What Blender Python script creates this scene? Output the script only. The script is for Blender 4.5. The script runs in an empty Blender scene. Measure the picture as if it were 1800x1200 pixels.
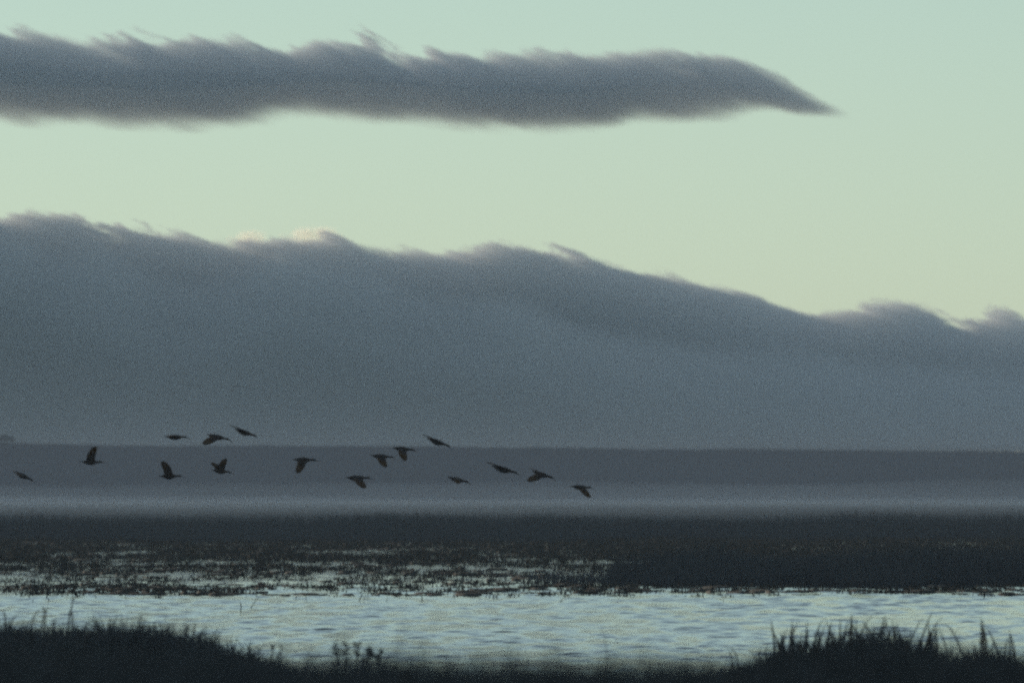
import bpy, bmesh, math, random
import numpy as np
from mathutils import Vector, Matrix

S = bpy.context.scene
COL = S.collection
R = math.radians

# ------------------------------------------------------------------ camera
F_PX, CX, HZ, CAM_H = 17172.0, 900.0, 862.0, 3.0      # focal length in photo pixels, centre column, horizon row, eye height
cam_d = bpy.data.cameras.new('camera')
cam_d.sensor_width = 36.0
cam_d.lens = 36.0 / (2 * math.tan(R(3.0)))
cam_d.clip_start, cam_d.clip_end = 0.5, 60000.0
cam_d.dof.use_dof = True
cam_d.dof.focus_distance = 225.0
cam_d.dof.aperture_fstop = 4.1
cam = bpy.data.objects.new('camera', cam_d)
COL.objects.link(cam)
cam.location = (0, 0, CAM_H)
cam.rotation_euler = (R(90) + math.atan((HZ - 600) / F_PX), 0, 0)
S.camera = cam

# ------------------------------------------------------------------ sky, sun, exposure
SUN_EL, SUN_AZ = 8.0, -25.0            # degrees; a veiled low sun above and left of the picture, behind the clouds
world = bpy.data.worlds.new('World')
S.world = world
world.use_nodes = True
wn, wl = world.node_tree.nodes, world.node_tree.links
wn.clear()
sky = wn.new('ShaderNodeTexSky')
sky.sky_type = 'NISHITA'
sky.sun_disc = False
sky.sun_elevation = R(SUN_EL)
sky.sun_rotation = R(SUN_AZ)
sky.altitude = 0
sky.air_density, sky.dust_density, sky.ozone_density = 1.0, 0.0, 4.0
tint = wn.new('ShaderNodeMix')
tint.data_type, tint.blend_type = 'RGBA', 'MULTIPLY'
tint.inputs['Factor'].default_value = 1.0
tint.inputs['B'].default_value = (0.845, 0.94, 0.855, 1)
bg = wn.new('ShaderNodeBackground')
bg.inputs['Strength'].default_value = 0.137
wo = wn.new('ShaderNodeOutputWorld')
veil = wn.new('ShaderNodeHueSaturation')                       # thin high veil and faded film: paler, greyer sky colours all round
veil.inputs['Saturation'].default_value = 0.52
wl.new(sky.outputs[0], veil.inputs['Color'])
wl.new(veil.outputs[0], tint.inputs['A'])
wl.new(tint.outputs['Result'], bg.inputs['Color'])
wl.new(bg.outputs[0], wo.inputs['Surface'])

sun_d = bpy.data.lights.new('sun', 'SUN')
sun_d.energy = 2.4
sun_d.angle = R(3.0)
sun_d.color = (1.0, 0.82, 0.62)
sun = bpy.data.objects.new('sun', sun_d)
COL.objects.link(sun)
sv = Vector((math.sin(R(SUN_AZ)) * math.cos(R(SUN_EL)), math.cos(R(SUN_AZ)) * math.cos(R(SUN_EL)), math.sin(R(SUN_EL))))
sun.rotation_euler = sv.to_track_quat('Z', 'Y').to_euler()
sun.location = (0, 0, 60)

S.view_settings.view_transform = 'Standard'
S.view_settings.look = 'None'
S.view_settings.gamma = 1.0
S.view_settings.use_curve_mapping = False
S.view_settings.exposure = 0.0

S.render.engine = 'CYCLES'
S.cycles.max_bounces = 8
S.cycles.diffuse_bounces = 2
S.cycles.glossy_bounces = 3
S.cycles.volume_bounces = 6
S.cycles.transparent_max_bounces = 8
S.cycles.use_denoising = False
S.cycles.filter_width = 2.5
S.cycles.volume_max_steps = 512
S.cycles.volume_step_rate = 1.0
S.cycles.sample_clamp_indirect = 1.5
S.cycles.sample_clamp_direct = 3.0
S.cycles.use_adaptive_sampling = True
S.cycles.adaptive_threshold = 0.03


# ------------------------------------------------------------------ helpers
def at(px, py, d):
    """The place that the photograph shows at pixel (px, py), d metres away."""
    return Vector(((px - CX) / F_PX * d, d, CAM_H + (HZ - py) / F_PX * d))


def tag(o, label=None, cat=None, group=None, kind=None):
    for k, v in (('label', label), ('category', cat), ('group', group), ('kind', kind)):
        if v:
            o[k] = v
    return o


def link(name, me, mat=None, parent=None, loc=None):
    o = bpy.data.objects.new(name, me)
    COL.objects.link(o)
    if mat is not None and me is not None:
        for m in (mat if isinstance(mat, (list, tuple)) else [mat]):
            me.materials.append(m)
    if parent is not None:
        o.parent = parent
    if loc is not None:
        o.location = loc
    return o


def mesh_np(name, verts, faces_flat, sizes, smooth=False):
    """A mesh from numpy arrays: verts (n,3), flat corner indices, corners per face."""
    me = bpy.data.meshes.new(name)
    verts = np.asarray(verts, np.float32)
    faces_flat = np.asarray(faces_flat, np.int32)
    sizes = np.asarray(sizes, np.int32)
    me.vertices.add(len(verts))
    me.vertices.foreach_set('co', verts.ravel())
    me.loops.add(len(faces_flat))
    me.loops.foreach_set('vertex_index', faces_flat)
    me.polygons.add(len(sizes))
    st = np.zeros(len(sizes), np.int32)
    st[1:] = np.cumsum(sizes)[:-1]
    me.polygons.foreach_set('loop_start', st)
    if smooth:
        me.polygons.foreach_set('use_smooth', np.ones(len(sizes), bool))
    me.update(calc_edges=True)
    return me


def grid_mesh(name, xs, ys, zf, smooth=True):
    X, Y = np.meshgrid(xs, ys)
    Z = zf(X, Y)
    nx, ny = len(xs), len(ys)
    v = np.stack([X.ravel(), Y.ravel(), Z.ravel()], 1)
    i = (np.arange(ny - 1)[:, None] * nx + np.arange(nx - 1)[None, :]).ravel()
    f = np.stack([i, i + 1, i + nx + 1, i + nx], 1)
    return mesh_np(name, v, f.ravel(), np.full(len(f), 4), smooth)


def box_mesh(name, x0, x1, y0, y1, z0, z1):
    me = bpy.data.meshes.new(name)
    v = [(x, y, z) for z in (z0, z1) for y in (y0, y1) for x in (x0, x1)]
    me.from_pydata(v, [], [(0, 2, 3, 1), (4, 5, 7, 6), (0, 1, 5, 4), (2, 6, 7, 3), (0, 4, 6, 2), (1, 3, 7, 5)])
    me.update()
    return me


def sm(a, b, x):
    t = np.clip((np.asarray(x, float) - a) / (b - a), 0, 1)
    return t * t * (3 - 2 * t)


class VNoise:
    """Cheap smooth value noise in two dimensions, 0..1."""
    def __init__(self, seed):
        self.g = np.random.default_rng(seed).random((256, 256))

    def __call__(self, x, y, octaves=3):
        x, y = np.asarray(x, float), np.asarray(y, float)
        out, amp, tot = 0.0, 1.0, 0.0
        for k in range(octaves):
            xi, yi = np.floor(x).astype(int), np.floor(y).astype(int)
            fx, fy = x - xi, y - yi
            fx, fy = fx * fx * (3 - 2 * fx), fy * fy * (3 - 2 * fy)
            g = self.g
            a = g[yi % 256, xi % 256] * (1 - fx) + g[yi % 256, (xi + 1) % 256] * fx
            b = g[(yi + 1) % 256, xi % 256] * (1 - fx) + g[(yi + 1) % 256, (xi + 1) % 256] * fx
            out = out + amp * (a * (1 - fy) + b * fy)
            tot += amp
            amp *= 0.5
            x, y = x * 2.03 + 17.3, y * 2.03 + 5.1
        return out / tot


def new_mat(name):
    m = bpy.data.materials.new(name)
    m.use_nodes = True
    return m, m.node_tree.nodes, m.node_tree.links


def plain(name, c1, c2, scale=3.0, rough=0.8, spec=0.2, bump=0.0):
    m, n, l = new_mat(name)
    b = n['Principled BSDF']
    tc = n.new('ShaderNodeTexCoord')
    t = n.new('ShaderNodeTexNoise')
    t.inputs['Scale'].default_value = scale
    t.inputs['Detail'].default_value = 4
    r = n.new('ShaderNodeMix')
    r.data_type = 'RGBA'
    r.inputs['A'].default_value = (*c1, 1)
    r.inputs['B'].default_value = (*c2, 1)
    l.new(tc.outputs['Object'], t.inputs['Vector'])
    l.new(t.outputs['Fac'], r.inputs['Factor'])
    l.new(r.outputs['Result'], b.inputs['Base Color'])
    b.inputs['Roughness'].default_value = rough
    b.inputs['Specular IOR Level'].default_value = spec
    if bump:
        bm_ = n.new('ShaderNodeBump')
        bm_.inputs['Strength'].default_value = bump
        l.new(t.outputs['Fac'], bm_.inputs['Height'])
        l.new(bm_.outputs[0], b.inputs['Normal'])
    return m


class NT:
    """Tiny arithmetic front end for shader nodes."""
    def __init__(self, nodes, links):
        self.n, self.l = nodes, links

    def _in(self, sock, v):
        if isinstance(v, (int, float)):
            sock.default_value = v
        else:
            self.l.new(v, sock)

    def m(self, op, a, b=0.0, c=0.0, clamp=False):
        q = self.n.new('ShaderNodeMath')
        q.operation, q.use_clamp = op, clamp
        for s, v in zip(q.inputs, (a, b, c)):
            self._in(s, v)
        return q.outputs[0]

    def smooth(self, x, a, b):
        q = self.n.new('ShaderNodeMapRange')
        q.interpolation_type = 'SMOOTHSTEP'
        self._in(q.inputs['Value'], x)
        self._in(q.inputs['From Min'], a)
        self._in(q.inputs['From Max'], b)
        return q.outputs[0]

    def curve(self, x, pts):
        q = self.n.new('ShaderNodeFloatCurve')
        c = q.mapping.curves[0]
        while len(c.points) > 2:
            c.points.remove(c.points[1])
        c.points[0].location = pts[0]
        c.points[-1].location = pts[-1]
        for p in pts[1:-1]:
            c.points.new(*p)
        for p in c.points:
            p.handle_type = 'AUTO'
        q.mapping.update()
        self._in(q.inputs['Value'], x)
        return q.outputs[0]

    def noise(self, vec, scale, loc=(0, 0, 0), rot=(0, 0, 0), detail=3.0, rough=0.5, dist=0.0):
        a = self.n.new('ShaderNodeMapping')
        a.vector_type = 'TEXTURE'
        a.inputs['Location'].default_value = loc
        a.inputs['Rotation'].default_value = rot
        a.inputs['Scale'].default_value = scale
        self.l.new(vec, a.inputs['Vector'])
        t = self.n.new('ShaderNodeTexNoise')
        t.inputs['Scale'].default_value = 1.0
        t.inputs['Detail'].default_value = detail
        t.inputs['Roughness'].default_value = rough
        t.inputs['Distortion'].default_value = dist
        self.l.new(a.outputs[0], t.inputs['Vector'])
        return t.outputs['Fac']


# ------------------------------------------------------------------ materials
M_soil = plain('wet_soil', (0.026, 0.030, 0.030), (0.044, 0.046, 0.044), 0.6, 1.0, 0.0, 0.0)
M_hill = plain('far_scrub', (0.036, 0.044, 0.062), (0.058, 0.066, 0.086), 0.02, 1.0, 0.0)
M_grass = plain('dark_grass', (0.064, 0.072, 0.080), (0.106, 0.112, 0.116), 1.2, 1.0, 0.0)
M_reed = plain('dark_reed', (0.060, 0.072, 0.082), (0.102, 0.110, 0.116), 0.4, 1.0, 0.0)
M_stalk = plain('dry_stalk', (0.060, 0.040, 0.024), (0.095, 0.066, 0.040), 6.0, 0.85, 0.1)
M_pad = plain('floating_leaf', (0.034, 0.040, 0.036), (0.060, 0.058, 0.050), 1.0, 0.85, 0.1)
M_plumage = plain('dark_plumage', (0.022, 0.020, 0.022), (0.050, 0.034, 0.026), 9.0, 0.7, 0.2)
M_flight = plain('brown_flight_feathers', (0.060, 0.036, 0.020), (0.100, 0.060, 0.032), 12.0, 0.75, 0.15)
M_bill = plain('horn_bill', (0.05, 0.042, 0.036), (0.075, 0.060, 0.05), 20.0, 0.6, 0.3)


def water_material():
    m, n, l = new_mat('rippled_water')
    b = n['Principled BSDF']
    b.inputs['Base Color'].default_value = (0.012, 0.016, 0.018, 1)
    b.inputs['Roughness'].default_value = 0.06
    b.inputs['IOR'].default_value = 1.33
    t = NT(n, l)
    tc = n.new('ShaderNodeTexCoord').outputs['Object']
    h = t.noise(tc, (0.30, 0.9, 1.0), detail=2.0, rough=0.5)
    bu = n.new('ShaderNodeBump')
    bu.inputs['Strength'].default_value = 1.0
    bu.inputs['Distance'].default_value = 0.02
    l.new(h, bu.inputs['Height'])
    l.new(bu.outputs[0], b.inputs['Normal'])
    return m


M_water = water_material()

# ------------------------------------------------------------------ the setting
vn1, vn2, vn3 = VNoise(1), VNoise(2), VNoise(3)


def ground_z(x, y):
    """Terrain: a grassy bank under the camera that drops to the water, a flat pond bed, then flat marsh."""
    x, y = np.asarray(x, float), np.asarray(y, float)
    u = x / np.maximum(y, 20.0) * F_PX + CX                       # bearing, only used to shape the bank's shoreline
    left = np.interp(u, [-600, -300, 0, 250, 330, 450, 520, 600, 700], [1.26, 1.28, 1.24, 1.13, 1.06, 0.86, 0.68, 0.2, -0.35])
    right = np.interp(u, [1120, 1180, 1250, 1350, 1500, 1900, 2400], [-0.35, 0.3, 0.78, 0.92, 0.96, 0.94, 0.95])
    plateau = np.maximum(left, right) * (1 - sm(114, 136, y)) - 0.35 * sm(100, 136, y)
    fall = np.minimum(2.09, 2.09 - 0.032 * (y - 42))
    fall = np.maximum(fall, -0.35)
    k = 0.12                                                      # soft maximum of the two
    z = np.maximum(fall, plateau) + k * np.exp(-np.abs(fall - plateau) / k) * 0.3
    z = np.where(y < 30, 2.09, z)
    z = z + (vn1(x * 0.55, y * 0.12, 3) - 0.5) * 0.34 * (1 - sm(90, 160, y))
    marsh = sm(575, 640, y + (vn2(x * 0.05, y * 0.02, 2) - 0.5) * 60)
    z = z * (1 - marsh) + marsh * (0.06 + 0.10 * vn3(x * 0.02, y * 0.02, 2))
    return z


def fine_to_coarse(a, b, c, fine, mid):
    return np.concatenate([np.arange(-c, -b, 400.0), np.arange(-b, -a, mid), np.arange(-a, a, fine), np.arange(a, b, mid), np.arange(b, c + 1, 400.0)])


gx = fine_to_coarse(30, 200, 5000, 0.6, 10.0)
gy = np.concatenate([np.arange(-1000, -20, 140.0), np.arange(-20, 165, 1.2), np.arange(165, 560, 12), np.arange(560, 720, 5.0), np.arange(720, 2400, 60), np.arange(2400, 9001, 300)])
ground = link('ground', grid_mesh('ground', gx, gy, ground_z), M_soil)
tag(ground, kind='structure')

wr = np.random.default_rng(21)


def ripple(X, Y):
    """Small wind ripples coming towards the shore, stronger and weaker in long patches."""
    z = np.zeros_like(X)
    for k in range(26):
        lam = 0.34 * 3.6 ** wr.random()
        th = wr.normal(0, 0.55)
        kx, ky = 2 * np.pi / lam * math.sin(th), 2 * np.pi / lam * math.cos(th)
        z += lam * 0.0036 * np.sin(kx * X + ky * Y + wr.uniform(0, 6.28))
    patch = vn2(X * 1.7, Y * 0.24, 4)
    broad = vn3(X * 0.12 + 40, Y * 0.03, 2)
    amp = 0.16 + 1.2 * sm(0.40, 0.64, patch) * (0.55 + 0.7 * broad)
    return z * amp * (1 - 0.75 * sm(275, 330, Y))


rows = np.concatenate([np.arange(110, 172, 0.5), np.arange(172, 300, 0.105), np.arange(300, 345, 0.3), np.arange(345, 700, 8.0)])
cols = (np.linspace(-350, 2150, 330) - CX) / F_PX
U, Y = np.meshgrid(cols, rows)
X = U * Y
Zw = np.where(Y < 345, ripple(X, Y), 0.0)
nx, ny = len(cols), len(rows)
i = (np.arange(ny - 1)[:, None] * nx + np.arange(nx - 1)[None, :]).ravel()
wv = np.stack([X.ravel(), Y.ravel(), Zw.ravel()], 1)
wf = np.stack([i, i + 1, i + nx + 1, i + nx], 1)
sheet = np.array([(-400, 60, -0.07), (400, 60, -0.07), (400, 720, -0.07), (-400, 720, -0.07)])
water = link('water', mesh_np('water', np.concatenate([wv, sheet]), np.concatenate([wf.ravel(), np.arange(4) + len(wv)]), np.full(len(wf) + 1, 4), True), M_water)
tag(water, kind='structure')

# low flat ridge beyond the marsh
HILL_Y = 2500.0
ridge_line = [(-6000, 783), (-400, 779), (0, 779), (300, 783), (700, 785), (1000, 790), (1400, 792), (1800, 794), (2600, 796), (8000, 800)]


def hill_z(X, Y):
    px = X / HILL_Y * F_PX + CX
    top = np.interp(px, [p[0] for p in ridge_line], [p[1] for p in ridge_line])
    zt = CAM_H + (HZ - top) / F_PX * HILL_Y
    zt = zt + (vn2(X * 0.012, Y * 0.002, 2) - 0.5) * 0.5
    rise = sm(2425, 2500, Y) * (1 - sm(2700, 3300, Y))
    return -0.6 + (zt + 0.6) * rise + (vn3(X * 0.3, Y * 0.05, 2) - 0.5) * 0.3 * rise


hx = np.concatenate([np.arange(-2600, -320, 30.0), np.arange(-320, 320, 1.5), np.arange(320, 2601, 30.0)])
hy = np.concatenate([np.arange(2230, 2480, 25.0), np.arange(2480, 2530, 5.0), np.arange(2530, 3330, 80.0)])
hill = link('hill', grid_mesh('hill', hx, hy, hill_z), M_hill)
tag(hill, kind='structure')


# ------------------------------------------------------------------ clouds (volumes, 5 km away)
CLOUD_Y = 5000.0
PXM = CLOUD_Y / F_PX                                             # metres per photo pixel out there


def cloud_material(name, build, color, density, aniso, step):
    m, n, l = new_mat(name)
    n.clear()
    out = n.new('ShaderNodeOutputMaterial')
    pv = n.new('ShaderNodeVolumePrincipled')
    pv.inputs['Color'].default_value = (*color, 1)
    pv.inputs['Anisotropy'].default_value = aniso
    t = NT(n, l)
    tc = n.new('ShaderNodeTexCoord').outputs['Object']
    sep = n.new('ShaderNodeSeparateXYZ')
    l.new(tc, sep.inputs[0])
    d = build(t, tc, sep.outputs[0], sep.outputs[1], sep.outputs[2])
    l.new(t.m('MULTIPLY', d, density), pv.inputs['Density'])
    l.new(pv.outputs[0], out.inputs['Volume'])
    m.cycles.volume_step_rate = step
    return m


def hull(name, xs, tops, bots, depth, n=10):
    """A closed rounded hull round a cloud: an ellipse-like ring at each station."""
    v, f = [], []
    for x, t, b in zip(xs, tops, bots):
        c, h = (t + b) / 2, (t - b) / 2
        for k in range(n):
            a = 2 * math.pi * k / n
            ca, sa = math.cos(a), math.sin(a)
            v.append((x, depth * math.copysign(abs(ca) ** 0.6, ca), c + h * math.copysign(abs(sa) ** 0.6, sa) * 1.0))
    for i in range(len(xs) - 1):
        for k in range(n):
            k2 = (k + 1) % n
            f.append((i * n + k, i * n + k2, (i + 1) * n + k2, (i + 1) * n + k))
    f.append(tuple(range(n))[::-1])
    f.append(tuple((len(xs) - 1) * n + k for k in range(n)))
    me = bpy.data.meshes.new(name)
    me.from_pydata(v, [], f)
    me.update()
    bm = bmesh.new(); bm.from_mesh(me)
    bmesh.ops.recalc_face_normals(bm, faces=bm.faces)
    bm.to_mesh(me); bm.free()
    return me


def lx(px):
    return (px - CX) * PXM


def lz(py):
    return CAM_H + (HZ - py) * PXM


# upper roll of cloud: outline stations in photo pixels, carried on beyond the left edge of the picture
roll_top = [(-900, 70), (-500, 62), (-250, 56), (0, 54), (80, 64), (180, 75), (260, 68), (400, 72), (520, 72), (620, 78), (700, 86), (760, 96), (850, 98), (930, 92),
            (1010, 98), (1100, 94), (1190, 98), (1270, 106), (1330, 122), (1380, 146), (1430, 174), (1485, 202)]
roll_bot = [(-900, 196), (-500, 192), (-250, 196), (0, 200), (100, 206), (200, 206), (300, 214), (400, 208), (520, 196), (640, 194), (740, 202), (850, 214), (960, 218),
            (1060, 212), (1130, 196), (1220, 194), (1320, 190), (1400, 196), (1485, 204)]
RX0, RX1 = -900.0, 1500.0
RZC = 140.0                                                       # photo row of the local origin's height


def roll_build(t, tc, x, y, z):
    u = t.m('DIVIDE', t.m('SUBTRACT', x, lx(RX0)), lx(RX1) - lx(RX0))
    # outline curves: value 0..1 spans 120 photo rows either side of RZC
    half = 120.0
    top = t.curve(u, [((p - RX0) / (RX1 - RX0), 0.5 + (RZC - q) / (2 * half)) for p, q in roll_top])
    bot = t.curve(u, [((p - RX0) / (RX1 - RX0), 0.5 + (RZC - q) / (2 * half)) for p, q in roll_bot])
    top = t.m('MULTIPLY', t.m('SUBTRACT', top, 0.5), 2 * half * PXM)
    bot = t.m('MULTIPLY', t.m('SUBTRACT', bot, 0.5), 2 * half * PXM)
    nw = t.noise(tc, (44.0, 130.0, 9.0), rot=(0, R(28), 0), detail=4.5, rough=0.62)
    nl = t.noise(tc, (46.0, 120.0, 13.0), loc=(13, 7, 3), rot=(0, R(18), 0), detail=3.0)
    ragged = t.noise(tc, (60.0, 200.0, 60.0), loc=(95, 0, 8), detail=1.0)
    calm = t.m('ADD', 0.25, t.m('MULTIPLY', t.smooth(x, lx(1470), lx(1250)), 0.75))     # the thin end is smoother
    wamp = t.m('MULTIPLY', calm, t.m('ADD', 12.0, t.m('MULTIPLY', t.smooth(ragged, 0.36, 0.64), 38.0)))
    wisp = t.m('MULTIPLY', t.m('SUBTRACT', nw, 0.5), wamp)
    soft = t.m('MULTIPLY', t.m('MULTIPLY', t.m('SUBTRACT', nl, 0.5), 14.0), calm)
    yy = t.m('DIVIDE', y, 34.0)
    bulge = t.m('MULTIPLY', t.m('MULTIPLY', yy, yy), 12.0)
    dt = t.m('SUBTRACT', t.m('ADD', t.m('SUBTRACT', top, z), wisp), bulge)
    db = t.m('SUBTRACT', t.m('ADD', t.m('SUBTRACT', z, bot), soft), bulge)
    tip = t.smooth(x, lx(1505), lx(1420))
    db = t.m('MULTIPLY', db, t.m('SUBTRACT', 4.0, t.m('MULTIPLY', calm, 3.0)))
    return t.m('MULTIPLY', t.m('MULTIPLY', t.smooth(dt, -3.0, 2.5), t.smooth(db, -8.0, 6.0)), tip)


M_roll = cloud_material('roll_cloud_vapour', roll_build, (0.95, 0.975, 1.0), 0.085, 0.0, 0.4)
xs = [lx(p) for p in np.linspace(RX0, RX1, 49)]
tp = [(RZC - np.interp(p, *zip(*roll_top)) + 44) * PXM for p in np.linspace(RX0, RX1, 49)]
bt = [(RZC - np.interp(p, *zip(*roll_bot)) - 26) * PXM for p in np.linspace(RX0, RX1, 49)]
roll = link('cloud', hull('cloud', xs, tp, bt, 36.0), M_roll, loc=(0, CLOUD_Y, lz(RZC)))
tag(roll, 'long dark grey roll of cloud tapering to a point high in pale sky', 'cloud')

M_core = plain('cloud_core', (0.88, 0.91, 0.95), (0.91, 0.94, 0.97), 0.05, 1.0, 0.0)
ks = np.linspace(RX0 + 20, 1130, 40)
tp = [(RZC - np.interp(p, *zip(*roll_top)) - 52) * PXM for p in ks]
bt = [(RZC - np.interp(p, *zip(*roll_bot)) + 52) * PXM for p in ks]
link('core', hull('core', [lx(p) for p in ks], tp, bt, 6.0), M_core, roll)

# small puffs added behind the bank for the warm highlight along its top
def puff(label, px, py, wpx, hpx, seed):
    sx, sz = wpx * 0.5 * 1.1 * PXM, hpx * 0.5 * 1.1 * PXM

    def build(t, tc, x, y, z):
        nn = t.noise(tc, (9.0, 9.0, 6.0), loc=(seed, 3.0, seed * 0.7), rot=(0, R(20), 0), detail=3.0, rough=0.55)
        q = t.m('ADD', t.m('ADD', t.m('POWER', t.m('DIVIDE', x, sx), 2.0), t.m('POWER', t.m('DIVIDE', y, 14.0), 2.0)), t.m('POWER', t.m('DIVIDE', z, sz), 2.0))
        return t.smooth(t.m('ADD', t.m('SUBTRACT', 0.75, q), t.m('MULTIPLY', t.m('SUBTRACT', nn, 0.5), 2.6)), 0.0, 0.7)
    mat = cloud_material('highlight_vapour', build, (1.0, 0.96, 0.86), 0.055, 0.5, 0.6)  # warmth of the sunlight put into the vapour colour
    V, F = [], []
    bm = bmesh.new()
    bmesh.ops.create_icosphere(bm, subdivisions=2, radius=1.25)
    for q in bm.verts:
        q.co = Vector((q.co.x * sx, q.co.y * 16.0, q.co.z * sz))
    me = bpy.data.meshes.new('highlight_puff')
    bm.to_mesh(me); bm.free()
    d = CLOUD_Y + 130
    o = link('highlight_puff', me, mat, loc=at(px, py, d))
    tag(o, label, 'cloud', 'cloud puffs added for the sunlit highlight on the bank')


puff('cream puff added for the sunlit highlight on the bank, the taller of the two', 550, 417, 120, 52, 2.0)
puff('fainter cream puff added for the highlight at the dip in the bank, left of the taller one', 438, 424, 80, 46, 7.0)

# lower bank of fog cloud behind the ridge
bank_top = [(-900, 330), (-500, 350), (-200, 362), (0, 374), (100, 382), (190, 402), (300, 406), (390, 430), (450, 424), (510, 420), (560, 420), (610, 422), (650, 436),
            (750, 444), (850, 446), (900, 434), (950, 434), (1000, 448), (1060, 462), (1120, 470), (1200, 492), (1300, 517), (1380, 538), (1450, 548), (1510, 536), (1580, 532),
            (1640, 542), (1710, 560), (1760, 548), (1800, 566), (2000, 600), (2300, 640), (2700, 690)]
front_top = [(-900, 350), (-400, 380), (0, 405), (50, 422), (110, 446), (160, 446), (230, 470), (330, 500), (400, 492), (470, 474), (520, 464), (590, 478), (650, 488), (720, 516),
             (800, 528), (900, 530), (1000, 566), (1100, 590), (1250, 610), (1400, 622), (1600, 640), (1800, 660), (2300, 700), (2700, 730)]
BX0, BX1 = -900.0, 2700.0
BASE_Z = 23.0


def bank_build(t, tc, x, y, z):
    u = t.m('DIVIDE', t.m('SUBTRACT', x, lx(BX0)), lx(BX1) - lx(BX0))

    def prof(pts):
        return t.m('MULTIPLY', t.curve(u, [((p - BX0) / (BX1 - BX0), (HZ - q) / 600.0) for p, q in pts]), 600.0 * PXM)
    nw = t.noise(tc, (34.0, 130.0, 9.5), loc=(31, 0, 4), rot=(0, R(22), 0), detail=5.0, rough=0.66)
    nl = t.noise(tc, (70.0, 90.0, 20.0), loc=(3, 17, 9), rot=(0, R(20), 0), detail=1.5)
    ragged = t.noise(tc, (50.0, 200.0, 60.0), loc=(63, 0, 8), detail=1.0)
    wisp = t.m('MULTIPLY', t.m('SUBTRACT', nw, 0.5), t.m('ADD', 17.0, t.m('MULTIPLY', t.smooth(ragged, 0.34, 0.62), 26.0)))
    soft = t.m('MULTIPLY', t.m('SUBTRACT', nl, 0.5), 12.0)
    yb = t.m('DIVIDE', t.m('SUBTRACT', y, 25.0), 45.0)
    back = t.m('SUBTRACT', t.m('ADD', t.m('SUBTRACT', prof(bank_top), z), wisp), t.m('MULTIPLY', t.m('MULTIPLY', yb, yb), 6.0))
    yf = t.m('DIVIDE', t.m('ADD', y, 45.0), 45.0)
    front = t.m('SUBTRACT', t.m('ADD', t.m('SUBTRACT', prof(front_top), z), soft), t.m('MULTIPLY', t.m('MULTIPLY', yf, yf), 22.0))
    d1 = t.m('MULTIPLY', t.smooth(back, -2.5, 2.5), t.smooth(y, -60.0, 10.0))
    d2 = t.smooth(front, -8.0, 13.0)
    return t.m('MULTIPLY', t.m('MAXIMUM', d1, d2), t.smooth(z, 19.0, 24.0))


M_bank = cloud_material('cloud_bank_vapour', bank_build, (0.965, 0.985, 1.0), 0.075, 0.0, 0.3)
ps = np.linspace(BX0, BX1, 61)
xs = [lx(p) for p in ps]
v, f = [], []
for p, x in zip(ps, xs):
    zt = (HZ - np.interp(p, *zip(*bank_top)) + 42) * PXM
    zf = (HZ - np.interp(p, *zip(*front_top)) + 30) * PXM
    zf = max(zf, BASE_Z + 8)
    v += [(x, -100, 20.0), (x, -100, zf * 0.75), (x, -50, zf), (x, -20, zt), (x, 70, zt), (x, 88, zt * 0.8), (x, 88, 20.0)]
n = 7
for i in range(len(xs) - 1):
    for k in range(n):
        k2 = (k + 1) % n
        f.append((i * n + k, (i + 1) * n + k, (i + 1) * n + k2, i * n + k2))
f.append(tuple(range(n)))
f.append(tuple((len(xs) - 1) * n + k for k in range(n))[::-1])
me = bpy.data.meshes.new('cloud_bank')
me.from_pydata(v, [], f)
me.update()
bank = link('cloud_bank', me, M_bank, loc=(0, CLOUD_Y, CAM_H))
tag(bank, 'broad grey bank of low cloud filling the horizon behind the flat ridge', 'cloud')

v, f = [], []
ps = np.linspace(BX0 + 15, BX1 - 15, 61)
for p in ps:
    zt = (HZ - np.interp(p, *zip(*bank_top)) - 60) * PXM
    zf = max((HZ - np.interp(p, *zip(*front_top)) - 90) * PXM, BASE_Z + 3)
    zt = max(zt, zf + 1)
    v += [(lx(p), -25, 24.0), (lx(p), -20, zf), (lx(p), 26, zf + 0.5), (lx(p), 28, zt), (lx(p), 45, zt), (lx(p), 50, 24.0)]
n = 6
for i in range(len(ps) - 1):
    for k in range(n):
        k2 = (k + 1) % n
        f.append((i * n + k, (i + 1) * n + k, (i + 1) * n + k2, i * n + k2))
f.append(tuple(range(n)))
f.append(tuple((len(ps) - 1) * n + k for k in range(n))[::-1])
me = bpy.data.meshes.new('core')
me.from_pydata(v, [], f)
me.update()
link('core', me, M_core, bank)

# ------------------------------------------------------------------ air
def haze_material(name, color, density, aniso):
    m, n, l = new_mat(name)
    n.clear()
    out = n.new('ShaderNodeOutputMaterial')
    pv = n.new('ShaderNodeVolumePrincipled')
    pv.inputs['Color'].default_value = (*color, 1)
    pv.inputs['Density'].default_value = density
    pv.inputs['Anisotropy'].default_value = aniso
    l.new(pv.outputs[0], out.inputs['Volume'])
    return m


haze = link('haze', box_mesh('haze', -5200, 5200, -1200, 9200, -1.8, 20.0), haze_material('haze_air', (0.64, 0.80, 1.0), 0.00014, 0.0))
tag(haze, 'thin even dusk haze over the marsh', kind='stuff')


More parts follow.
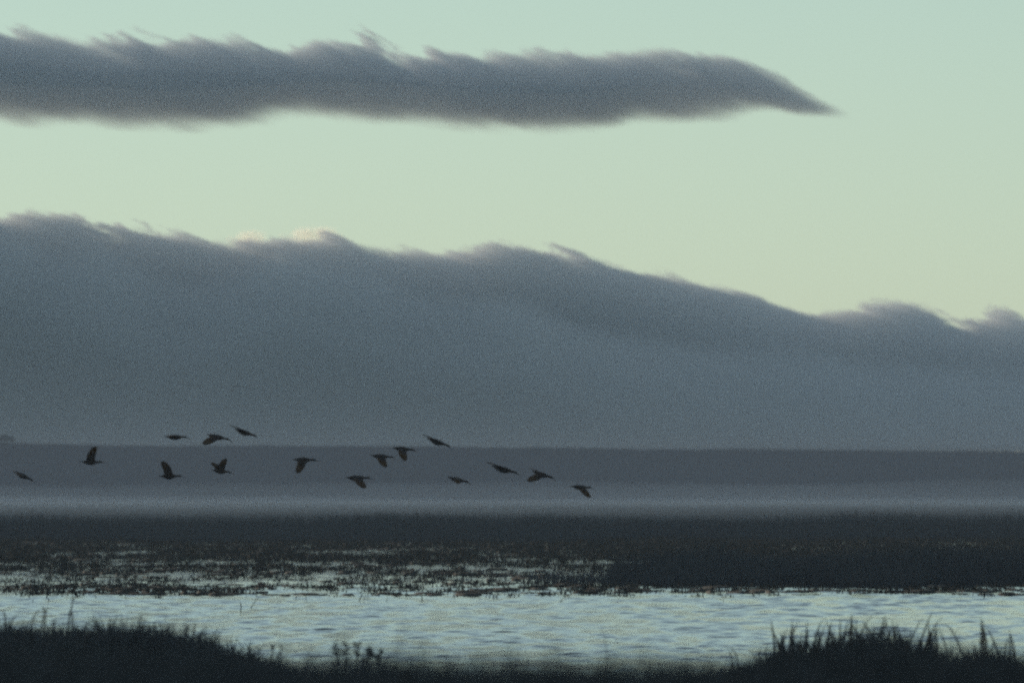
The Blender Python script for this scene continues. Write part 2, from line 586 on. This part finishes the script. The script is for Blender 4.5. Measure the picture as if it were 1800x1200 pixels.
# ground mist lying on the far meadow, thinning out towards the reeds
mx = np.concatenate([[-2400, -1500, -800, -400], np.arange(-220, 221, 10.0), [400, 800, 1500, 2400]])
my = np.concatenate([np.arange(680, 1300, 30.0), np.arange(1300, 2300, 60.0)])
MX, MY = np.meshgrid(mx, my)
lift = sm(680, 1000, MY + (vn1(MX * 0.03, MY * 0.004, 2) - 0.5) * 260)
MZ = lift * (1.45 + 1.9 * (vn2(MX * 0.018 + 5, MY * 0.006, 3) - 0.38) + 3.6 * sm(1650, 2230, MY) * (0.35 + vn3(MX * 0.012, MY * 0.004, 3))) - 0.25 * (1 - lift)
nxm, nym = len(mx), len(my)
vt = np.stack([MX.ravel(), MY.ravel(), MZ.ravel()], 1)
vb = vt.copy(); vb[:, 2] = -0.9
i = (np.arange(nym - 1)[:, None] * nxm + np.arange(nxm - 1)[None, :]).ravel()
q = np.stack([i, i + 1, i + nxm + 1, i + nxm], 1)
off = len(vt)
rim = np.concatenate([np.arange(nxm), np.arange(1, nym) * nxm + nxm - 1, (nym - 1) * nxm + np.arange(nxm - 2, -1, -1), np.arange(nym - 2, 0, -1) * nxm])
r2 = np.roll(rim, -1)
wall = np.stack([rim, rim + off, r2 + off, r2], 1)
fa = np.concatenate([q, q[:, ::-1] + off, wall])
me = mesh_np('mist', np.concatenate([vt, vb]), fa.ravel(), np.full(len(fa), 4))
bm = bmesh.new(); bm.from_mesh(me)
bmesh.ops.recalc_face_normals(bm, faces=bm.faces)
bm.to_mesh(me); bm.free()
mist = link('mist', me, haze_material('ground_mist', (0.64, 0.82, 1.0), 0.00044, 0.0))
tag(mist, 'pale low mist lying over the far meadow below the ridge', kind='stuff')


# ------------------------------------------------------------------ plants
def blades(rng, base, height, width, lean=0.25, bend=0.25, wind=(0.0, 0.0)):
    """Flat tapering blades: (n,3) bases, lengths and widths -> verts, faces, sizes."""
    n = len(base)
    yaw = rng.uniform(0, 2 * np.pi, n)
    wv = np.stack([np.cos(yaw), np.sin(yaw), np.zeros(n)], 1)
    la = rng.uniform(0, 2 * np.pi, n)
    lm = np.abs(rng.normal(0, lean, n))
    d0 = np.stack([np.cos(la) * lm + wind[0], np.sin(la) * lm + wind[1], np.ones(n)], 1)
    d0 /= np.linalg.norm(d0, axis=1)[:, None]
    bd = np.abs(rng.normal(0, bend, n))
    d1 = d0 + np.stack([np.cos(la) * bd * 2, np.sin(la) * bd * 2, -bd * 0.8], 1)
    d1 /= np.linalg.norm(d1, axis=1)[:, None]
    h, w = height[:, None], width[:, None]
    m = base + d0 * h * 0.55
    t = m + d1 * h * 0.45
    V = np.stack([base - wv * w * 0.5, base + wv * w * 0.5, m + wv * w * 0.38, m - wv * w * 0.38, t + wv * w * 0.08, t - wv * w * 0.08], 1).reshape(-1, 3)
    i = np.arange(n) * 6
    F = np.stack([i, i + 1, i + 2, i + 3, i + 3, i + 2, i + 4, i + 5], 1).ravel()
    return V, F, np.full(2 * n, 4)


def merge(parts):
    V, F, Z, o = [], [], [], 0
    for v, f, z in parts:
        V.append(v); F.append(f + o); Z.append(z); o += len(v)
    return np.concatenate(V), np.concatenate(F), np.concatenate(Z)


def px_of(x, y):
    return x / y * F_PX + CX


rng = np.random.default_rng(7)


def scatter(n, y0, y1, u0, u1):
    """n places between two distances and two bearings, even over the ground."""
    y = np.sqrt(rng.uniform(y0 * y0, y1 * y1, n))
    u = rng.uniform(u0, u1, n)
    return (u - CX) / F_PX * y, y


# far reed bed: front edge about 585 m away
x, y = scatter(64000, 545, 665, -450, 2250)
edge = 590 + (vn1(x * 0.10, x * 0 + 3, 3) - 0.5) * 75
keep = (y > edge) & (rng.random(len(x)) < 1.3 - 0.9 * sm(610, 665, y))
x, y = x[keep], y[keep]
hgt = (0.45 + 1.75 * vn2(x * 0.13, y * 0.04, 4)) * (1 - 0.25 * sm(610, 660, y)) * rng.uniform(0.72, 1.12, len(x)) * (0.55 + 0.45 * sm(0, 14, y - edge[keep]))
tall = rng.random(len(x)) < 0.012
hgt[tall] *= 1.25
base = np.stack([x, y, np.maximum(ground_z(x, y), -0.1)], 1)
reeds = link('reeds', mesh_np('reeds', *blades(rng, base, hgt, rng.uniform(0.025, 0.06, len(x)), 0.10, 0.15)), M_reed)
tag(reeds, 'long dark reed bed in front of the pale mist', kind='stuff')

# meadow sedge beyond it, sinking into the mist
x, y = scatter(26000, 655, 1100, -350, 2150)
hgt = rng.uniform(0.12, 0.40, len(x)) * (0.6 + 0.8 * vn2(x * 0.05, y * 0.02, 2))
base = np.stack([x, y, ground_z(x, y)], 1)
sedge = link('sedge', mesh_np('sedge', *blades(rng, base, hgt, rng.uniform(0.06, 0.14, len(x)), 0.15, 0.2)), M_reed)
tag(sedge, 'dark sedge of the far meadow fading into mist', kind='stuff')

# nearer reed bed on the right, 297 to 330 m away
x, y = scatter(60000, 292, 334, 930, 2300)
u = px_of(x, y)
edge = 307 + (vn3(x * 0.35, x * 0 + 9, 3) - 0.5) * 14 + 9 * (1 - sm(980, 1180, u)) + 5 * sm(1350, 1800, u) * 0
full = sm(900, 1230, u + (vn1(x * 0.8, y * 0.3, 3) - 0.5) * 420)
keep = (y > edge) & (rng.random(len(x)) < full)
x, y, full = x[keep], y[keep], full[keep]
hgt = (0.42 + 1.25 * vn2(x * 0.33, y * 0.10, 4)) * rng.uniform(0.7, 1.1, len(x)) * (0.25 + 0.75 * full) * (0.6 + 0.4 * sm(0, 6, y - edge[keep]))
base = np.stack([x, y, np.full(len(x), -0.08)], 1)
reeds2 = link('reeds', mesh_np('reeds_by_water', *blades(rng, base, hgt, rng.uniform(0.015, 0.035, len(x)), 0.12, 0.2)), M_reed)
tag(reeds2, 'solid dark block of reeds at the right edge of the bright water', kind='stuff')

# water plants: small tufts and stems standing in the shallow pond
x, y = scatter(36000, 284, 600, -350, 2150)
u = px_of(x, y)
cl = vn1(x * 0.33, y * 0.075, 3)
cl2 = vn3(x * 0.06, y * 0.03, 2)
p = sm(0.26, 0.60, cl) * (0.35 + 0.9 * cl2) * sm(284, 304, y - 7 * vn2(x * 0.2, x * 0, 2)) * (0.55 + 0.6 * sm(330, 560, y))
p = p * (1 - 0.45 * sm(900, 1300, u) * (1 - sm(330, 420, y)))
keep = rng.random(len(x)) < p * (1.5 + 0.3 * sm(320, 400, y))
x, y = x[keep], y[keep]
x2, y2 = scatter(17000, 330, 595, 1000, 2150)
k2 = rng.random(len(x2)) < 0.40 * sm(0.25, 0.5, vn1(x2 * 0.3, y2 * 0.06, 3)) * sm(980, 1150, px_of(x2, y2))
x, y = np.concatenate([x, x2[k2]]), np.concatenate([y, y2[k2]])
x3, y3 = scatter(5200, 273, 309, -300, 2150)
k3 = rng.random(len(x3)) < sm(0.42, 0.66, vn2(x3 * 0.45 + 30, y3 * 0.30, 3)) * sm(272, 292, y3)
x, y = np.concatenate([x, x3[k3]]), np.concatenate([y, y3[k3]])
per = 8
bx = np.repeat(x, per) + rng.normal(0, 0.13, len(x) * per)
by = np.repeat(y, per) + rng.normal(0, 0.25, len(x) * per)
sc = np.repeat(rng.uniform(0.35, 1.25, len(x)) ** 1.6, per)
hgt = (0.13 * sc * rng.uniform(0.5, 1.3, len(bx)) + 0.03) * (1.0 + 0.45 * sm(310, 430, by))
base = np.stack([bx, by, np.full(len(bx), -0.03)], 1)
parts = [blades(rng, base, hgt, rng.uniform(0.02, 0.06, len(bx)), 0.45, 0.5)]
# taller single stems, mostly bent
x, y = scatter(900, 262, 420, -200, 2000)
keep = rng.random(len(x)) < (0.12 + 0.88 * sm(0.4, 0.6, vn2(x * 0.25, y * 0.08, 2))) * (1 - 0.75 * sm(1000, 1200, px_of(x, y)))
x, y = x[keep], y[keep]
base = np.stack([x, y, np.full(len(x), -0.03)], 1)
parts.append(blades(rng, base, rng.uniform(0.12, 0.42, len(x)), rng.uniform(0.018, 0.035, len(x)), 0.3, 0.5))
wp = link('water_plants', mesh_np('water_plants', *merge(parts)), M_pad)
tag(wp, 'small dark tufts and stems of water plants standing in the glinting pond', kind='stuff')

# floating mats: low ragged domes of leaf
V, F, Z, o = [], [], [], 0
x, y = scatter(9000, 279, 560, -300, 2100)
p = sm(0.42, 0.68, vn2(x * 0.22, y * 0.10, 3)) * (0.35 + 0.65 * (1 - sm(284, 312, y)) + 0.25 * sm(400, 560, y))
keep = rng.random(len(x)) < p
for mx, my in zip(x[keep], y[keep]):
    n = 9
    a = np.linspace(0, 2 * np.pi, n, endpoint=False)
    r = rng.uniform(0.6, 1.25, n)
    sx, sy = rng.uniform(0.12, 0.5), rng.uniform(0.3, 1.2)
    h = rng.uniform(0.015, 0.075)
    ring0 = np.stack([mx + np.cos(a) * r * sx, my + np.sin(a) * r * sy, np.full(n, -0.01)], 1)
    ring1 = np.stack([mx + np.cos(a) * r * sx * 0.8, my + np.sin(a) * r * sy * 0.8, h * rng.uniform(0.5, 1.2, n)], 1)
    V += [ring0, ring1]
    for q in range(n):
        q2 = (q + 1) % n
        F += [o + q, o + q2, o + n + q2, o + n + q]; Z.append(4)
    F += [o + n + q for q in range(n)]; Z.append(n)
    o += 2 * n
mats = link('floating_leaves', mesh_np('floating_leaves', np.concatenate(V), F, Z), M_pad)
tag(mats, 'dark mats of floating leaves along the far edge of the open water', kind='stuff')


# grass of the near bank and the two shore banks
def grass_object(name, label, regions):
    parts = []
    for n, y0, y1, u0, u1, h0, h1, w0, w1, cond in regions:
        x, y = scatter(n, y0, y1, u0, u1)
        z = ground_z(x, y)
        keep = z > 0.02
        if cond is not None:
            keep &= cond(x, y)
        x, y, z = x[keep], y[keep], z[keep]
        hm = 0.45 + 1.15 * vn2(x * 1.6, y * 0.5, 4) ** 1.2 
        h = rng.uniform(h0, h1, len(x)) * hm
        parts.append(blades(rng, np.stack([x, y, z - 0.02], 1), h, rng.uniform(w0, w1, len(x)), 0.5, 0.6))
    o = link(name, mesh_np(name, *merge(parts)), M_grass)
    tag(o, label, kind='stuff')
    return o


grass_object('grass', 'blurred dark grass of the bank along the bottom edge', [(64000, 33, 58, -350, 2150, 0.12, 0.34, 0.007, 0.014, None)])
grass_object('grass', 'dark rough grass of the shore sloping down at left', [
    (52000, 80, 126, -350, 640, 0.20, 0.46, 0.012, 0.026, lambda x, y: px_of(x, y) < 600),
    (7000, 98, 122, -350, 560, 0.14, 0.42, 0.03, 0.07, None)])
grass_object('grass', 'low dark grass at the foot of the tall tuft', [
    (42000, 80, 126, 1180, 2200, 0.10, 0.30, 0.012, 0.024, None)])


# tall tufts on the right: each tuft is a thing, its separate long blades are parts
def long_blade_mesh(name, pts, w0, rs):
    """One long blade: a folded strip along a polyline with a ridge, tapering to its tip."""
    pts = [Vector(p) for p in pts]
    n = len(pts)
    V, F = [], []
    side = Vector((math.cos(rs), math.sin(rs), 0))
    nor = Vector((-math.sin(rs), math.cos(rs), 0))
    for i, p in enumerate(pts):
        w = w0 * (1 - (i / (n - 1)) ** 2 * 0.9) * 0.5
        V += [p - side * w, p + nor * w * 0.5, p + side * w]
    for i in range(n - 1):
        a, b = i * 3, i * 3 + 3
        F += [(a, a + 1, b + 1, b), (a + 1, a + 2, b + 2, b + 1)]
    me = bpy.data.meshes.new(name)
    me.from_pydata(V, [], F)
    me.update()
    return me


pr = random.Random(11)


def tuft(label, px, d, foot_py, spread_px, n_fill, fill_h, strokes, wide=0.033):
    """strokes: (foot px, foot py, mid px, mid py, tip px, tip py) of the blades one can follow in the photograph."""
    o = at(px, foot_py, d)
    gz = float(ground_z(o.x, o.y))
    root = link('grass_tuft', None, loc=(o.x, o.y, gz))
    tag(root, label, 'grass', 'tall grass tufts on the near shore')
    m = d / F_PX
    bx = rng.uniform(-1, 1, n_fill) * spread_px * m
    by = rng.normal(0, 1.2, n_fill)
    clump = vn3((bx + o.x) * 3.5, by * 0.6 + 9, 2)
    hh = fill_h * rng.uniform(0.25, 1.05, n_fill)  * (0.62 + 0.75 * clump) * (1 - 0.25 * (bx / (spread_px * m)) ** 4)
    base = np.stack([bx, by, ground_z(bx + o.x, by + o.y) - gz - 0.02], 1)
    fo = link('foliage', mesh_np('foliage', *blades(rng, base, hh, rng.uniform(0.012, 0.026, n_fill), 0.34, 0.45)), M_grass, root)
    fo['kind'] = 'stuff'
    for (ax, ay, mx, my, tx, ty) in strokes:
        dd = d + pr.uniform(-1.0, 1.0)
        A, B, C = at(ax, ay, dd), at(mx, my, dd + pr.uniform(-.1, .1)), at(tx, ty, dd + pr.uniform(-.2, .2))
        A.z = min(A.z, float(ground_z(A.x, A.y)))
        pts = []
        for i in range(6):
            t = i / 5
            q = A * (1 - t) * (1 - t) + (2 * B - 0.5 * A - 0.5 * C) * 2 * t * (1 - t) + C * t * t
            pts.append(q - Vector((o.x, o.y, gz)))
        link('blade', long_blade_mesh('blade', pts, wide * pr.uniform(0.8, 1.2), pr.uniform(-0.6, 0.6)), M_grass if pr.random() < 0.6 else M_stalk, root)
    return root


def auto_strokes(n, x0, x1, top0, top1, lean):
    out = []
    for i in range(n):
        fx = x0 + (x1 - x0) * (i + pr.random()) / n
        ty = pr.uniform(top0, top1)
        tx = fx + pr.gauss(0, lean)
        out.append((fx, 1165, fx + (tx - fx) * pr.uniform(.3, .6), 1165 + (ty - 1165) * 0.55, tx, ty))
    return out


tuft('wide tuft of tall dark upright grass by the water at lower right', 1500, 112, 1160, 142, 3400, 0.54,
     auto_strokes(84, 1360, 1636, 1078, 1126, 22) + [(1500, 1160, 1498, 1115, 1497, 1076), (1545, 1160, 1548, 1120, 1556, 1080), (1600, 1160, 1622, 1115, 1640, 1072)], 0.034)
tuft('small leaning tuft with a bent blade between the wide tuft and the right edge', 1645, 111, 1165, 40, 600, 0.42,
     [(1632, 1165, 1640, 1130, 1646, 1100), (1650, 1165, 1646, 1128, 1648, 1102), (1672, 1165, 1660, 1130, 1648, 1100), (1705, 1132, 1675, 1110, 1648, 1100), (1630, 1165, 1636, 1140, 1634, 1108)])
tuft('narrow pointed tuft nearest the right edge of the water', 1740, 110, 1165, 48, 900, 0.42,
     [(1722, 1165, 1724, 1125, 1724, 1082), (1728, 1165, 1728, 1120, 1725, 1084), (1765, 1165, 1748, 1130, 1728, 1092), (1738, 1165, 1733, 1130, 1729, 1100), (1775, 1165, 1776, 1140, 1774, 1106), (1788, 1165, 1782, 1140, 1776, 1112), (1760, 1165, 1766, 1140, 1774, 1118)])
tuft('low sprawling tuft with arched blades left of the wide tuft', 1310, 113, 1165, 60, 700, 0.28,
     [(1300, 1160, 1290, 1142, 1264, 1138), (1290, 1160, 1284, 1146, 1270, 1141), (1335, 1160, 1320, 1143, 1296, 1142), (1352, 1165, 1346, 1148, 1352, 1130), (1345, 1165, 1334, 1150, 1338, 1138)], 0.018)
tuft('single thin bent grass stem above the blurred bank in the middle', 1062, 104, 1165, 20, 24, 0.16,
     [(1068, 1180, 1066, 1140, 1050, 1116)], 0.010)


# stalks and leafy weeds on the left shore
def leaf_quad(V, F, p, d, w, l):
    d = d.normalized()
    s = d.cross(Vector((pr.uniform(-1, 1), pr.uniform(-1, 1), 0.3))).normalized() * w * 0.5
    i = len(V)
    V += [p, p + d * l * 0.5 + s, p + d * l, p + d * l * 0.5 - s]
    F.append((i, i + 1, i + 2, i + 3))


def tube(V, F, pts, r0, r1, n=5):
    i0 = len(V)
    for i, p in enumerate(pts):
        r = r0 + (r1 - r0) * i / (len(pts) - 1)
        for k in range(n):
            a = 2 * math.pi * k / n
            V.append(Vector(p) + Vector((math.cos(a) * r, math.sin(a) * r, 0)))
    for i in range(len(pts) - 1):
        for k in range(n):
            k2 = (k + 1) % n
            F.append((i0 + i * n + k, i0 + i * n + k2, i0 + i * n + n + k2, i0 + i * n + n + k))


def weed(name, label, cat, group, d, stems, n_leaf, leaf, mat):
    """stems: polylines in photo pixels from the foot upwards."""
    o = at(stems[0][0][0], stems[0][0][1], d)
    gz = max(float(ground_z(o.x, o.y)), -0.3)
    root = link(name, None, loc=(o.x, o.y, gz))
    tag(root, label, cat, group)
    org = Vector((o.x, o.y, gz))
    for st in stems:
        dd = d + pr.uniform(-0.25, 0.25)
        pts = [at(a, b, dd) for a, b in st]
        pts[0].z = min(pts[0].z, gz)
        pts = [p - org for p in pts]
        V, F = [], []
        tube(V, F, pts, 0.013, 0.006)
        me = bpy.data.meshes.new('stem'); me.from_pydata(V, [], F); me.update()
        link('stem', me, mat, root)
        if n_leaf:
            V, F = [], []
            for k in range(n_leaf):
                t = pr.uniform(0.35, 1.0) * (len(pts) - 1)
                i = min(int(t), len(pts) - 2)
                p = pts[i].lerp(pts[i + 1], t - i)
                leaf_quad(V, F, p, Vector((pr.uniform(-1, 1), pr.uniform(-1, 1), pr.uniform(-0.2, 0.9))), leaf * pr.uniform(0.35, 0.6), leaf * pr.uniform(0.7, 1.3))
            me = bpy.data.meshes.new('leaves'); me.from_pydata(V, [], F); me.update()
            lv = link('leaves', me, mat, root)
            lv['kind'] = 'stuff'
    return root


G1 = 'dry stalks on the left shore'
weed('dry_stalk', 'tall thin dry stalk with a dark seed head, rising clear of the left shore', 'stalk', G1, 118, [[(116, 1125), (122, 1085), (127, 1062), (129, 1045)], [(119, 1110), (128, 1082), (121, 1073)]], 5, 0.035, M_stalk)
weed('dry_stalk', 'pair of leaning dry stalks at the left edge above the grass', 'stalk', G1, 116, [[(42, 1115), (58, 1085), (70, 1070)], [(60, 1118), (76, 1085), (84, 1068)], [(75, 1112), (80, 1085), (76, 1068)]], 4, 0.035, M_stalk)
weed('dry_stalk', 'short bent stalks at the far left corner of the shore', 'stalk', G1, 115, [[(12, 1112), (22, 1088), (34, 1078)], [(5, 1110), (10, 1085), (6, 1072)]], 4, 0.03, M_stalk)
weed('dry_stalk', 'forked dry twig leaning over the water, mid left shore', 'stalk', G1, 116, [[(235, 1130), (250, 1102), (242, 1090)], [(246, 1112), (262, 1098), (292, 1101)], [(255, 1104), (274, 1108), (300, 1110)]], 4, 0.03, M_stalk)
weed('dry_stalk', 'upright dry twigs near the right end of the left shore', 'stalk', G1, 115, [[(336, 1145), (340, 1110), (343, 1094)], [(345, 1145), (352, 1115), (364, 1098)], [(350, 1140), (378, 1112), (402, 1113)]], 3, 0.03, M_stalk)
G2 = 'leafy weeds on the near bank'
weed('leafy_weed', 'small leafy weed at the tip of the left shore', 'weed', G2, 108, [[(428, 1165), (436, 1148), (440, 1128)], [(440, 1165), (448, 1148), (458, 1140)], [(470, 1168), (478, 1148), (482, 1134)], [(486, 1168), (492, 1150), (496, 1134)]], 12, 0.05, M_grass)
weed('leafy_weed', 'bushy dark weed standing up from the blurred bank, left of the middle', 'weed', G2, 100, [[(590, 1185), (594, 1155), (590, 1134)], [(604, 1185), (608, 1152), (610, 1130)], [(622, 1185), (628, 1152), (628, 1132)], [(640, 1185), (648, 1155), (650, 1138)], [(655, 1185), (665, 1160), (670, 1140)], [(612, 1185), (636, 1160), (660, 1150)]], 26, 0.06, M_grass)

# floating twigs on the open water
for label, pts, d in (('short dark twig afloat on open water left of the middle', [(268, 1080), (276, 1078), (285, 1076)], 236),
                      ('leaning stick poking from the water by the floating leaves', [(440, 1068), (446, 1058), (456, 1046)], 250),
                      ('upright stub poking from the water beside the leaning stick', [(423, 1078), (424, 1068), (422, 1060)], 243)):
    V, F = [], []
    o = at(*pts[0], d)
    org = Vector((o.x, o.y, -0.02))
    q = [at(a, b, d) for a, b in pts]
    dz = q[0].z + 0.0
    q = [Vector((p.x, p.y + 0.05 * i, p.z - dz)) - Vector((o.x, o.y, 0)) for i, p in enumerate(q)]
    tube(V, F, q, 0.016, 0.007)
    me = bpy.data.meshes.new('twig'); me.from_pydata(V, [], F); me.update()
    tag(link('twig', me, M_stalk, loc=org), label, 'twig', 'twigs in the open water')

# scrub along the crest of the ridge, and one tree on it
x = rng.uniform(-330, 330, 9000)
y = rng.uniform(2488, 2508, 9000)
z = hill_z(x, y)
hgt = 0.15 + 1.0 * vn1(x * 0.05, x * 0, 3) ** 2 * rng.uniform(0.3, 1.0, len(x))
scrub = link('scrub', mesh_np('scrub', *blades(rng, np.stack([x, y, z - 0.05], 1), hgt, rng.uniform(0.2, 0.6, len(x)), 0.4, 0.5)), M_hill)
tag(scrub, 'low scrub along the crest of the ridge', kind='stuff')

tp = at(10, 782, 2498)
tz = float(hill_z(np.array([tp.x]), np.array([tp.y]))[0])
tree = link('tree', None, loc=(tp.x, tp.y, tz))
tag(tree, 'small round tree on the ridge at the far left edge', 'tree')
V, F = [], []
tube(V, F, [(0, 0, -0.2), (0.05, 0, 0.5), (0.0, 0.1, 1.1)], 0.22, 0.10, 7)
for k in range(5):
    a = k * 1.26
    tube(V, F, [(0, 0.05, 0.8), (math.cos(a) * 0.6, math.sin(a) * 0.6, 1.2), (math.cos(a) * 1.3, math.sin(a) * 1.3, 1.6)], 0.08, 0.03)
me = bpy.data.meshes.new('trunk'); me.from_pydata(V, [], F); me.update()
link('trunk', me, M_stalk, tree)
V, F = [], []
for k in range(1800):
    c = Vector(pr.choice([(-1.2, 0, 1.2), (0, 0.3, 1.7), (1.0, -0.2, 1.4), (0.2, 0.8, 1.2), (-0.4, -0.7, 1.5), (1.7, 0.2, 0.9), (-1.9, 0.1, 0.8)]))
    p = c + Vector((pr.gauss(0, 0.38), pr.gauss(0, 0.38), pr.gauss(0, 0.28)))
    leaf_quad(V, F, p, Vector((pr.uniform(-1, 1), pr.uniform(-1, 1), pr.uniform(-1, 1))), 0.22, 0.32)
me = bpy.data.meshes.new('crown'); me.from_pydata(V, [], F); me.update()
link('crown', me, M_reed, tree)


# ------------------------------------------------------------------ birds
STN = [  # x along the body, height of the axis, half width, half height (metres, nose to the right)
    (-0.330, 0.004, 0.026, 0.006), (-0.26, 0.003, 0.044, 0.016), (-0.19, 0.000, 0.054, 0.040), (-0.13, -0.004, 0.074, 0.066), (-0.04, -0.008, 0.086, 0.084),
    (0.05, -0.003, 0.084, 0.082), (0.12, 0.006, 0.060, 0.060), (0.165, 0.012, 0.036, 0.036), (0.21, 0.015, 0.026, 0.027), (0.255, 0.018, 0.025, 0.027),
    (0.285, 0.020, 0.032, 0.034), (0.312, 0.017, 0.028, 0.029), (0.333, 0.011, 0.016, 0.017), (0.365, 0.002, 0.011, 0.011), (0.400, -0.013, 0.009, 0.009),
    (0.430, -0.032, 0.007, 0.007), (0.452, -0.054, 0.003, 0.003)]
NR = 12


def wing_dir(flap, sweep, side):
    return Vector((-math.sin(sweep), side * math.cos(sweep) * math.cos(flap), math.cos(sweep) * math.sin(flap)))


def bird_mesh(name, wings):
    """One closed surface: body, neck, head, curved bill and tail lofted in rings; each wing grows out of the flank.
    wings: for side +1 and -1 (flap, sweep) of arm and hand in degrees, and a length factor."""
    bm = bmesh.new()
    rings = []
    for (x, zc, ry, rz) in STN:
        ring = []
        for k in range(NR):
            a = 2 * math.pi * (k + 0.5) / NR
            ring.append(bm.verts.new((x, math.cos(a) * ry, zc + math.sin(a) * rz)))
        rings.append(ring)
    W0, W1 = 3, 6                                                   # wing roots between these rings
    for i in range(len(STN) - 1):
        for k in range(NR):
            k2 = (k + 1) % NR
            if W0 <= i < W1 and k in (0, 4):
                continue                                            # left open for the wings
            f = bm.faces.new((rings[i][k], rings[i + 1][k], rings[i + 1][k2], rings[i][k2]))
            f.smooth = True
            f.material_index = 2 if i >= 12 else 0
    bm.faces.new(rings[0]).smooth = True
    bm.faces.new(rings[-1][::-1]).material_index = 2
    for side, (f1, s1, f2, s2, lf) in wings.items():
        lo, hi = (0, 1) if side > 0 else (5, 4)
        idx = list(range(W1, W0 - 1, -1))                          # leading edge first
        loop = [rings[i][hi] for i in idx] + [rings[i][lo] for i in reversed(idx)]
        p = sum((v.co for v in loop), Vector()) / 8
        segs = [(0.05, 0.255, 0), (0.07, 0.245, 0), (0.08, 0.235, 0), (0.06, 0.225, 1), (0.07, 0.20, 1), (0.07, 0.165, 1), (0.06, 0.11, 1), (0.03, 0.045, 1)]
        prev = loop
        dcur = wing_dir(R(f1), R(s1), side)
        for j, (ds, ch, hand) in enumerate(segs):
            tgt = wing_dir(R(f2), R(s2), side) if hand else wing_dir(R(f1), R(s1), side)
            dcur = (dcur * 0.35 + tgt * 0.65).normalized()
            p = p + dcur * ds * lf
            cx = Vector((1, 0, 0)) - dcur * dcur.x * 0.75            # chord turns partly square to the span
            cx.normalize()
            nrm = cx.cross(dcur).normalized()
            if nrm.dot(Vector((0, 0, 1)) if abs(nrm.z) > 0.05 else Vector((0, -side, 0))) < 0:
                nrm = -nrm
            # keep the upper side away from the belly when the wing is raised or lowered
            up = wing_dir(R(90) + (R(f2) if hand else R(f1)), 0, side)
            if nrm.dot(up) < 0:
                nrm = -nrm
            th = 0.016 * (1 - j / 9)
            fr = [0.40, 0.12, -0.22, -0.60]
            prof = [0.5, 1.0, 0.7, 0.15]
            camb = [0.0, 0.010, 0.008, -0.006]
            top = [bm.verts.new(p + cx * ch * a + nrm * (th * b + c)) for a, b, c in zip(fr, prof, camb)]
            bot = [bm.verts.new(p + cx * ch * a - nrm * (th * b * 0.6 - c)) for a, b, c in zip(fr, prof, camb)]
            cur = top + bot[::-1]
            for k in range(8):
                k2 = (k + 1) % 8
                q = bm.faces.new((prev[k], prev[k2], cur[k2], cur[k]))
                q.smooth = True
                q.material_index = 1 if (j >= 4 or (j >= 2 and k in (2, 3, 4))) else 0
            prev = cur
        bm.faces.new(prev).material_index = 1
    bmesh.ops.recalc_face_normals(bm, faces=bm.faces)
    me = bpy.data.meshes.new(name)
    bm.to_mesh(me)
    bm.free()
    return me


def bird(label, px, py, length, pitch, near, far=None, yaw=0.0, roll=0.0, d=270.0):
    """px, py: where the middle of its body stands in the photograph; length in photo pixels from tail to bill."""
    far = far or near
    me = bird_mesh('flying_ibis', {-1: near, 1: far})
    o = link('flying_ibis', me, [M_plumage, M_flight, M_bill], loc=at(px, py, d))
    s = length * d / F_PX / 0.70
    o.scale = (s, s, s)
    o.rotation_euler = (R(roll), R(pitch), R(yaw))
    sub = o.modifiers.new('smooth', 'SUBSURF')
    sub.levels = sub.render_levels = 1
    tag(o, label, 'bird', 'ibises flying right over the marsh')
    return o


# wings: arm flap, arm sweep, hand flap, hand sweep, length factor
bird('lone leftmost ibis with wings held flat, tilted nose down', 40, 836, 40, 27, (-8, 12, -16, 26, 0.85), d=272)
bird('ibis with both wings raised forward, second from the left', 160, 812, 42, 2, (62, -8, 68, -22, 1.0), d=268)
bird('ibis gliding level with wings edge-on just above the ridge line', 308, 768, 42, 3, (0, 10, -4, 20, 0.9), d=276)
bird('ibis with wings swept down and back across the ridge line, between two gliders', 382, 768, 44, 14, (-38, 25, -62, 48, 1.15), d=270)
bird('uppermost ibis of the left group, diving with wing tips trailing behind', 430, 760, 44, 20, (4, 38, 2, 68, 1.15), d=278)
bird('ibis with long wings raised and swept back, lower left group', 298, 837, 42, 1, (66, 12, 64, 38, 1.05), d=264)
bird('ibis with broad upright wings and dangling tail, right of the lower left group', 388, 828, 38, 9, (64, -4, 72, -16, 0.9), (52, 30, 30, 55, 0.9), yaw=12, d=266)
bird('ibis beating its wings straight down, alone near the middle left', 534, 808, 44, 3, (-64, 12, -72, 26, 0.98), d=270)
bird('low ibis with wings pressed forward and down, below a pair', 628, 840, 46, 2, (-32, -20, -48, -32, 1.05), d=268)
bird('lower left ibis of the close pair, wings pushed down', 670, 802, 42, 6, (-40, -14, -54, -30, 1.0), d=272)
bird('upper right ibis of the close pair, wings pushed down against ridge line', 708, 789, 42, 8, (-44, -8, -58, -24, 1.0), d=274)
bird('diving ibis with trailing wing tips, above the ridge right of the close pair', 769, 777, 46, 21, (3, 38, 2, 66, 1.15), d=276)
bird('compact ibis with short lowered wings, below the diver', 804, 843, 41, 16, (-14, -8, -30, -14, 0.75), d=268)
bird('diving ibis with trailing wing tips, low against the dark ridge', 885, 825, 50, 17, (3, 36, 3, 66, 1.2), d=270)
bird('ibis with wings swept back and down showing a brown tip, second from right', 953, 834, 42, 19, (-46, 26, -66, 48, 1.15), (6, 40, 4, 66, 1.0), d=268)
bird('lone rightmost ibis with wings curved down ahead of its head', 1020, 856, 40, 5, (-26, -26, -48, -36, 1.3), d=266)
